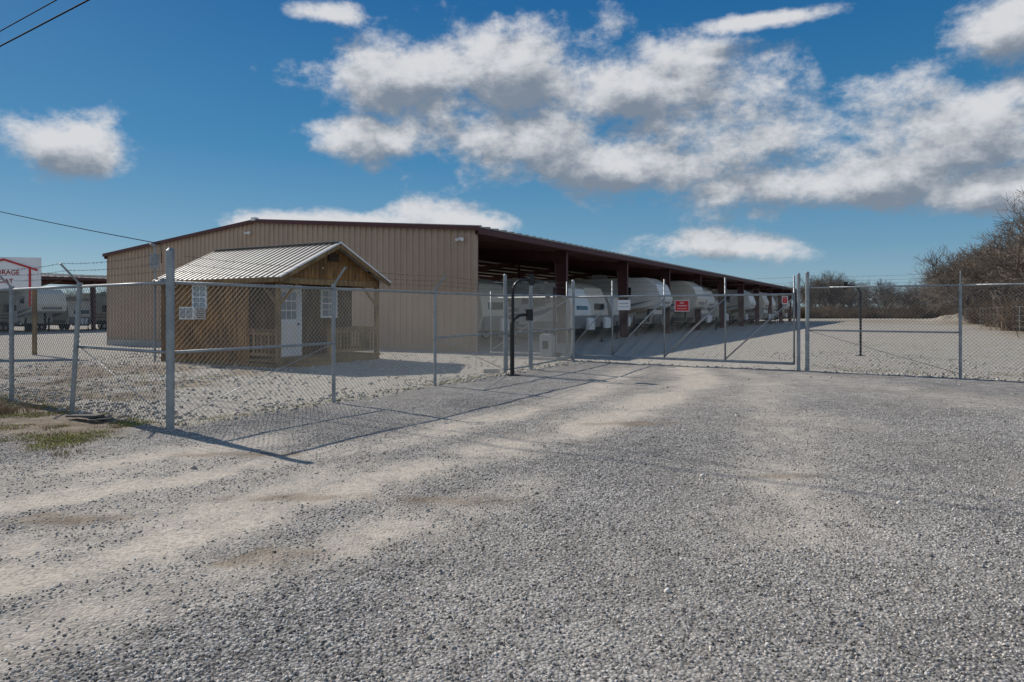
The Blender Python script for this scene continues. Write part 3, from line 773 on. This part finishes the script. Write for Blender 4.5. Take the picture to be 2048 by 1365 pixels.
mb.beam((-.3,0,.03),(.35,.03,.07),.14,.025);mb.beam((-.1,.16,.02),(.4,.12,.03),.09,.02);mb.beam((.3,-.1,.02),(.6,.05,.05),.05,.02)
mb.obj("planks",[mat("grey_wood",(.10,.09,.08),.9)],bb_)

# ------------------------------------------------------------------ business sign on the left
sg=empty("storage_sign",(-17.7,23.8,0),R(12))
mb=MB()
mb.box((-1.35,-.03,2.3),(1.15,.0,3.42),0)
mb.box((-1.05,.02,0),(-.93,.12,2.5),1);mb.box((.85,.02,0),(.97,.12,2.5),1)
mb.beam((-1.05,-.05,2.98),(0,-.05,3.34),.03,.06,2);mb.beam((0,-.05,3.34),(1.05,-.05,2.98),.03,.06,2)
mb.box((.78,-.055,1.7),(.84,-.035,3.03),2);mb.box((-.84,-.055,1.7),(-.78,-.035,3.03),2)
mb.obj("panel",[M_wpaint,M_wood2,M_red],sg)
text("lettering","STORAGE",.22,(0,-.035,2.88),(R(90),0,0),M_textr,sg,sx=1.0,off=.02)
text("lettering","BOAT",.22,(0,-.035,2.58),(R(90),0,0),M_textr,sg,sx=1.0,off=.02)

# ------------------------------------------------------------------ utility poles & wires
def pole(name,loc):
    e=empty(name,(*loc,0),0);mb=MB()
    mb.cyl((0,0,-.3),(0,0,10.4),.16,.11,n=12)
    mb.beam((-.9*.56,-.9*.83,9.6),(.9*.56,.9*.83,9.6),.1,.12)
    for t in(-.8,0,.8): mb.cyl((t*.56,t*.83,9.66),(t*.56,t*.83,9.8),.03,n=8)
    mb.obj("pole",[M_pole],e,fix=False)
pole("utility_pole",(-35.75,34.0));pole("utility_pole",(26.5,-8.1))
uw=MB()
def cat(p,q,sag,r,n=24):
    p=Vector(p);q=Vector(q);pts=[]
    for k in range(n+1):
        t=k/n;a=p.lerp(q,t);a.z-=sag*4*t*(1-t);pts.append(a)
    uw.tube(pts,r,n=5)
cat((-36.1,34.3,9.97),(26.2,-7.9,9.97),.25,.016)
cat((-35.5,33.2,9.04),(26.7,-8.9,9.04),.3,.02)
cat((-35.7,34,9.2),(-10.85,21.1,3.62),.25,.014)
for k in range(3): cat((-10.85,21.1,3.6),(-10.75,20.95,3.25-.1*k),.12+.05*k,.01,8)
uw.obj("overhead_wires",[M_cable],None,fix=False)

# ------------------------------------------------------------------ bare trees
def tree_mesh(name,seed,H=9,maxn=6000):
    r=random.Random(seed);mb=MB()
    from collections import deque
    q_=deque()
    ns=r.choice([2,3])
    for _ in range(ns):
        q_.append((Vector((r.gauss(0,.3),r.gauss(0,.3),-.1)),Vector((r.gauss(0,.28),r.gauss(0,.28),1)).normalized(),H*.22,H*.017,0))
    while q_ and len(mb.f)<maxn*4:
        p,d,L,rad,lev=q_.popleft()
        segs=3 if lev<3 else 2;q=p
        for s in range(segs):
            d2=(d+Vector((r.gauss(0,.16),r.gauss(0,.16),r.gauss(.03,.1)))).normalized()
            q2=q+d2*L/segs;ra=rad*(1-.28*s/segs);rb=rad*(1-.28*(s+1)/segs)
            mb.cyl(q,q2,ra,rb,n=6 if lev<2 else 3,mi=0 if lev<3 else 1,caps=False);q=q2;d=d2
            if lev>=1 and lev<6 and r.random()<.6:
                ax=d.orthogonal().normalized();ax.rotate(Matrix.Rotation(r.uniform(0,6.28),3,d))
                q_.append((q,(d+ax*r.uniform(.7,1.3)).normalized(),L*r.uniform(.5,.75),max(rad*.45,.007),lev+1))
        if lev<6:
            k=r.choice([2,3]) if lev<3 else 2
            for _ in range(k):
                ax=d.orthogonal().normalized();ax.rotate(Matrix.Rotation(r.uniform(0,6.28),3,d))
                q_.append((q,(d+ax*r.uniform(.35,.85)).normalized(),L*r.uniform(.66,.86),max(rad*.62,.008),lev+1))
    return mb.mesh(name,[M_bark,M_twig])
tms=[tree_mesh("bare_tree_mesh",s) for s in(21,22,23,24)]
def bush_mesh(name,seed,n=600):
    r=random.Random(seed);mb=MB()
    for _ in range(n):
        b0=Vector((r.gauss(0,.7),r.gauss(0,.7),0));p=b0.copy()
        d=Vector((r.gauss(0,.5),r.gauss(0,.5),1)).normalized();L=r.uniform(.5,2.4);rad=r.uniform(.012,.03)
        for s in range(3):
            q=p+d*L/3;mb.cyl(p,q,rad,rad*.7,n=3,caps=False);rad*=.7;p=q
            d=(d+Vector((r.gauss(0,.3),r.gauss(0,.3),r.gauss(0,.15)))).normalized()
            for _k in range(2):
                e2=(d+Vector((r.gauss(0,.8),r.gauss(0,.8),r.gauss(0,.5)))).normalized()
                mb.cyl(p,p+e2*r.uniform(.2,.5),rad*.6,rad*.3,n=3,caps=False)
    return mb.mesh(name,[M_brush])
bms=[bush_mesh("bush_mesh",s) for s in(1,2,3)]
def inst(me_,name,loc,s,parent=None,sz=None):
    o=bpy.data.objects.new(name,me_);col.objects.link(o);o.location=loc
    o.rotation_euler=(0,0,rnd.uniform(0,6.28));o.scale=(s,s,s if sz is None else sz)
    if parent:o.parent=parent
    return o
def mh(me_): return max(v.co.z for v in me_.vertices)
mhs=[mh(t) for t in tms]
t=8
while t<128:
    k=rnd.randrange(4);Ht=rnd.uniform(.86,1.12)*(8.6+2.6*min(1,t/100))
    p=Vector((31.0,35,0))+U*t+Vector((.866,-.5,0))*rnd.uniform(-.3,5)
    inst(tms[k],"bare_tree",(p.x,p.y,0),Ht/mhs[k])
    t+=rnd.uniform(1.8,3.2)
th=empty("roadside_brush")
for i in range(150):
    p=Vector((31,35,0))+U*rnd.uniform(-5,128)+Vector((.866,-.5,0))*rnd.uniform(-1.0,6)
    inst(rnd.choice(bms),"bush",(p.x,p.y,-.05),rnd.uniform(.7,1.6),th)
dt=empty("distant_trees")
for i in range(70):
    k=rnd.randrange(4);xx=rnd.uniform(35,150);yy=rnd.uniform(150,195)
    inst(tms[k],"tree",(xx,yy,0),rnd.uniform(5,11)/mhs[k],dt)
for i in range(330):
    xx=rnd.uniform(30,130);yy=rnd.uniform(138,158)
    inst(rnd.choice(bms),"bush",(xx,yy,-.1),rnd.uniform(.8,1.9),dt,rnd.uniform(.6,1.4))
for i in range(40):
    k=rnd.randrange(4);xx=rnd.uniform(-200,-40);yy=rnd.uniform(170,210)
    inst(tms[k],"tree",(xx,yy,0),rnd.uniform(6,9)/mhs[k],dt)
bf=empty("boundary_fence");mb=MB()
for k in range(34):
    p=Vector((28.5,35,0))+U*(k*3.4-10)
    mb.cyl((p.x,p.y,0),(p.x,p.y,1.9),.035,n=6)
a=Vector((28.5,35,0))+U*-10;b2=Vector((28.5,35,0))+U*102
for zz in(.4,.8,1.2,1.85): mb.cyl((a.x,a.y,zz),(b2.x,b2.y,zz),.012,n=4)
mb.obj("posts_and_wires",[M_galv],bf,fix=False)
bm=bmesh.new();bmesh.ops.create_grid(bm,x_segments=30,y_segments=30,size=6)
for v in bm.verts:
    d_=v.co.length/5.5;v.co.z=max(0,1-d_)**1.1*1.2*(1+.25*math.sin(v.co.x*2.1)*math.cos(v.co.y*1.7))-.03
me_=bpy.data.meshes.new("gravel_pile");bm.to_mesh(me_);bm.free()
me_.materials.append(mat("pile_gravel",(.35,.31,.25),.95,0,.3,2,.6,20))
o=bpy.data.objects.new("gravel_pile",me_);col.objects.link(o);o.location=(66,101,0)

# ------------------------------------------------------------------ grass and weeds
def leafmat(name,c):
    return mat(name,c,.7,0,.35,2.5)
M_g1=leafmat("green_grass",(.17,.20,.04));M_g2=leafmat("yellow_grass",(.33,.33,.07));M_g3=leafmat("dry_grass",(.28,.20,.12))
gb=MB();r=random.Random(5)
def tuft(x,y,h,nb,mi,spread=.06):
    z0=float(gz(x,y))-.01
    for _ in range(nb):
        a=r.uniform(0,6.28);bx=x+r.gauss(0,spread);by_=y+r.gauss(0,spread)
        l=r.uniform(.5,1)*h;w=r.uniform(.002,.005);le=r.uniform(.1,.8)*l
        dx,dy=math.cos(a),math.sin(a);sx,sy=-dy*w,dx*w
        m1=(bx+dx*le*.3,by_+dy*le*.3,z0+l*.6);t1=(bx+dx*le,by_+dy*le,z0+l*.9)
        gb.add([(bx-sx,by_-sy,z0),(bx+sx,by_+sy,z0),(m1[0]+sx*.8,m1[1]+sy*.8,m1[2]),(m1[0]-sx*.8,m1[1]-sy*.8,m1[2]),t1],[(0,1,2,3),(3,2,4)],mi)
for _ in range(3200):
    x_=r.uniform(-9.5,-4.75);dd=r.uniform(-.15,1.7)
    y_=8.97-(dd+ (x_+4.49)*.57)/.82
    dens=float(fbm(np.array([x_*1.9]),np.array([y_*1.9]),77)[0])
    if dens<.49: continue
    tuft(x_,y_,r.uniform(.02,.07),14,r.choice([0,1,1,1,2] if dens>.56 else [1,2,2]))
for _ in range(150):
    t=r.random();a,b2=r.choice(list(zip(chain[:-1],chain[1:])))
    tuft(a[0]+(b2[0]-a[0])*t+r.gauss(-.12,.12),a[1]+(b2[1]-a[1])*t+r.gauss(0,.12),r.uniform(.03,.08),12,r.choice([0,1,2]))
for _ in range(120):
    t=r.random()*3.5;tuft(8+dirR.x*t*3+r.gauss(.5,.3),18+dirR.y*t*3+r.uniform(-.2,1.2),r.uniform(.03,.09),14,r.choice([0,1]),.12)
for _ in range(130):
    tuft(r.uniform(-10,-6.5),r.uniform(11.5,17),r.uniform(.05,.13),14,r.choice([2,2,1]))
for _ in range(170):
    tuft(-7.9+r.gauss(0,.22),10.2+r.gauss(0,.16),r.uniform(.15,.4),8,2,.05)
for _ in range(260):
    tuft(r.uniform(13,25),r.uniform(20,34),r.uniform(.04,.09),14,r.choice([0,1]),.2)
gb.obj("grass",[M_g1,M_g2,M_g3],None,fix=False)

# ------------------------------------------------------------------ camera
cam=bpy.data.cameras.new("camera");co=bpy.data.objects.new("camera",cam);col.objects.link(co)
co.location=(0,0,1.55);co.rotation_euler=(R(90),0,0)
cam.sensor_width=36;cam.lens=24.0;cam.shift_y=-(682.5-622)/2048.0
cam.clip_start=.05;cam.clip_end=6000
scene.camera=co

# ------------------------------------------------------------------ sun + sky
S=Vector((-2.4,1.99,0)).normalized();el=R(36.6)
sd=Vector((S.x*math.cos(el),S.y*math.cos(el),math.sin(el)))
sl=bpy.data.lights.new("sun",'SUN');sl.energy=4.7;sl.angle=R(.53);sl.color=(1,.93,.83)
so=bpy.data.objects.new("sun",sl);col.objects.link(so);so.rotation_euler=(-sd).to_track_quat('-Z','Y').to_euler();so.location=(-20,20,30)

w=bpy.data.worlds.new("World");scene.world=w;w.use_nodes=True
wt=w.node_tree;wt.nodes.clear()
try:
    w.cycles.sampling_method='MANUAL';w.cycles.sample_map_resolution=512
except Exception: pass
def wn(tp): return wt.nodes.new(tp)
def W(op,a,bb=None,c=None,cl=False): return mathn(op,a,bb,c,cl,wt)
out=wn("ShaderNodeOutputWorld");bg=wn("ShaderNodeBackground");bg.inputs[1].default_value=.15
wt.links.new(bg.outputs[0],out.inputs[0])
sky=wn("ShaderNodeTexSky");sky.sky_type='NISHITA';sky.sun_disc=False
sky.sun_elevation=el;sky.sun_rotation=math.atan2(sd.x,sd.y)
sky.air_density=1.0;sky.dust_density=.3;sky.ozone_density=3;sky.altitude=300
hs=wn("ShaderNodeHueSaturation");hs.inputs["Saturation"].default_value=1.3;hs.inputs["Value"].default_value=.6
wt.links.new(sky.outputs[0],hs.inputs["Color"])
tcw=wn("ShaderNodeTexCoord").outputs["Generated"]
nmz=wn("ShaderNodeVectorMath");nmz.operation='NORMALIZE';wt.links.new(tcw,nmz.inputs[0]);D0=nmz.outputs[0]
sp0=wn("ShaderNodeSeparateXYZ");wt.links.new(D0,sp0.inputs[0])
gr=wn("ShaderNodeValToRGB");wt.links.new(sp0.outputs[2],gr.inputs[0])
cr=gr.color_ramp
cr.elements[0].position=0.0;cr.elements[0].color=(.44,.66,.82,1)
cr.elements[1].position=.43;cr.elements[1].color=(.014,.175,.48,1)
e_=cr.elements.new(.09);e_.color=(.22,.48,.72,1)
e_=cr.elements.new(.22);e_.color=(.065,.32,.62,1)
gs=wn("ShaderNodeVectorMath");gs.operation='SCALE';wt.links.new(gr.outputs[0],gs.inputs[0]);gs.inputs["Scale"].default_value=4.3
skyc=mixc(.82,hs.outputs[0],gs.outputs[0],wt)
clouds_and_fill=[(-9,18.4,8.5,3.4),(1,18.6,10,4.6),(11,17.6,9.5,3.6),(-12,14.0,5.5,2.0),(0,14.2,12,3.4),(10,11.8,13,2.5),(20,13.0,9,3.0),
 (33,12.0,10,4.2),(26,9.6,13,2.7),(36,8.4,7,2.0),(-32.6,12.0,3.9,2.5),(-15,7.0,8,1.2),(-4.4,7.2,5.4,1.9),(17.5,5.0,6.2,1.6),
 (-15.3,22.8,4,1.0),(36.5,18.2,4.5,2.4),(20,21.8,5,.7),(90,22,26,12),(140,32,30,20),(-150,32,32,20),(-95,14,18,6),(176,18,20,9)]  # last ones: unseen clouds beside and behind camera, added as neutral fill light
def blobs(azv,elv):
    cb_=wn("ShaderNodeCombineXYZ");wt.links.new(azv,cb_.inputs[0]);wt.links.new(elv,cb_.inputs[1])
    best=None
    for a,e1,ra,re in clouds_and_fill:
        s2=wn("ShaderNodeVectorMath");s2.operation='MULTIPLY_ADD';wt.links.new(cb_.outputs[0],s2.inputs[0])
        s2.inputs[1].default_value=(1/R(ra),1/R(re),0);s2.inputs[2].default_value=(-a/ra,-e1/re,0)
        s3=wn("ShaderNodeVectorMath");s3.operation='LENGTH';wt.links.new(s2.outputs[0],s3.inputs[0])
        best=s3.outputs["Value"] if best is None else W('SMOOTH_MIN',best,s3.outputs["Value"],.3)
    return W('MAXIMUM',W('SUBTRACT',1.0,best),-1.3)
az=W('ARCTAN2',sp0.outputs[0],sp0.outputs[1]);elv=W('ARCSINE',sp0.outputs[2])
def cnoise(off,det,scale=8.5,amp=3.0,rough=.64):
    mp=wn("ShaderNodeMapping");mp.inputs["Scale"].default_value=(1,1,1.5);mp.inputs["Location"].default_value=off;wt.links.new(D0,mp.inputs[0])
    nz=wn("ShaderNodeTexNoise");nz.inputs["Scale"].default_value=scale;nz.inputs["Detail"].default_value=det;nz.inputs["Roughness"].default_value=rough
    wt.links.new(mp.outputs[0],nz.inputs["Vector"])
    return W('MULTIPLY',W('SUBTRACT',nz.outputs["Fac"],.5),amp)
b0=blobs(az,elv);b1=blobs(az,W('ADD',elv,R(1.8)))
n0=cnoise((0,0,0),9)
d0=W('ADD',b0,n0)
d1=W('ADD',b1,cnoise((-.012,0,.042),6))
mask=wn("ShaderNodeMapRange");mask.interpolation_type='SMOOTHSTEP';wt.links.new(d0,mask.inputs[0])
mask.inputs[1].default_value=-.18;mask.inputs[2].default_value=.55;mask.inputs[3].default_value=0;mask.inputs[4].default_value=.96
fine=cnoise((3.1,1.7,.4),6,17,1.5,.62)
sv=W('ADD',W('ADD',W('MULTIPLY',d1,.7),W('MULTIPLY',W('SUBTRACT',d1,d0),.8)),fine)
shade=wn("ShaderNodeMapRange");shade.interpolation_type='SMOOTHSTEP';wt.links.new(sv,shade.inputs[0])
for i_,v_ in enumerate((-.65,1.05,1.0,0.0)): shade.inputs[i_+1].default_value=v_
ccol=mixc(shade.outputs[0],(1.40,1.68,2.08),(4.6,4.65,4.8),wt)
fill_gain=ramp(sp0.outputs[1],-.1,-.5,1.0,1.85,wt)  # brightens the added clouds behind the camera to fill shaded faces
cs=wn("ShaderNodeVectorMath");cs.operation='SCALE';wt.links.new(ccol,cs.inputs[0]);wt.links.new(fill_gain,cs.inputs["Scale"])
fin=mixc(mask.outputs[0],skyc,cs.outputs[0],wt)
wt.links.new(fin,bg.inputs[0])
scene.view_settings.view_transform='Standard';scene.view_settings.look='None';scene.view_settings.exposure=0
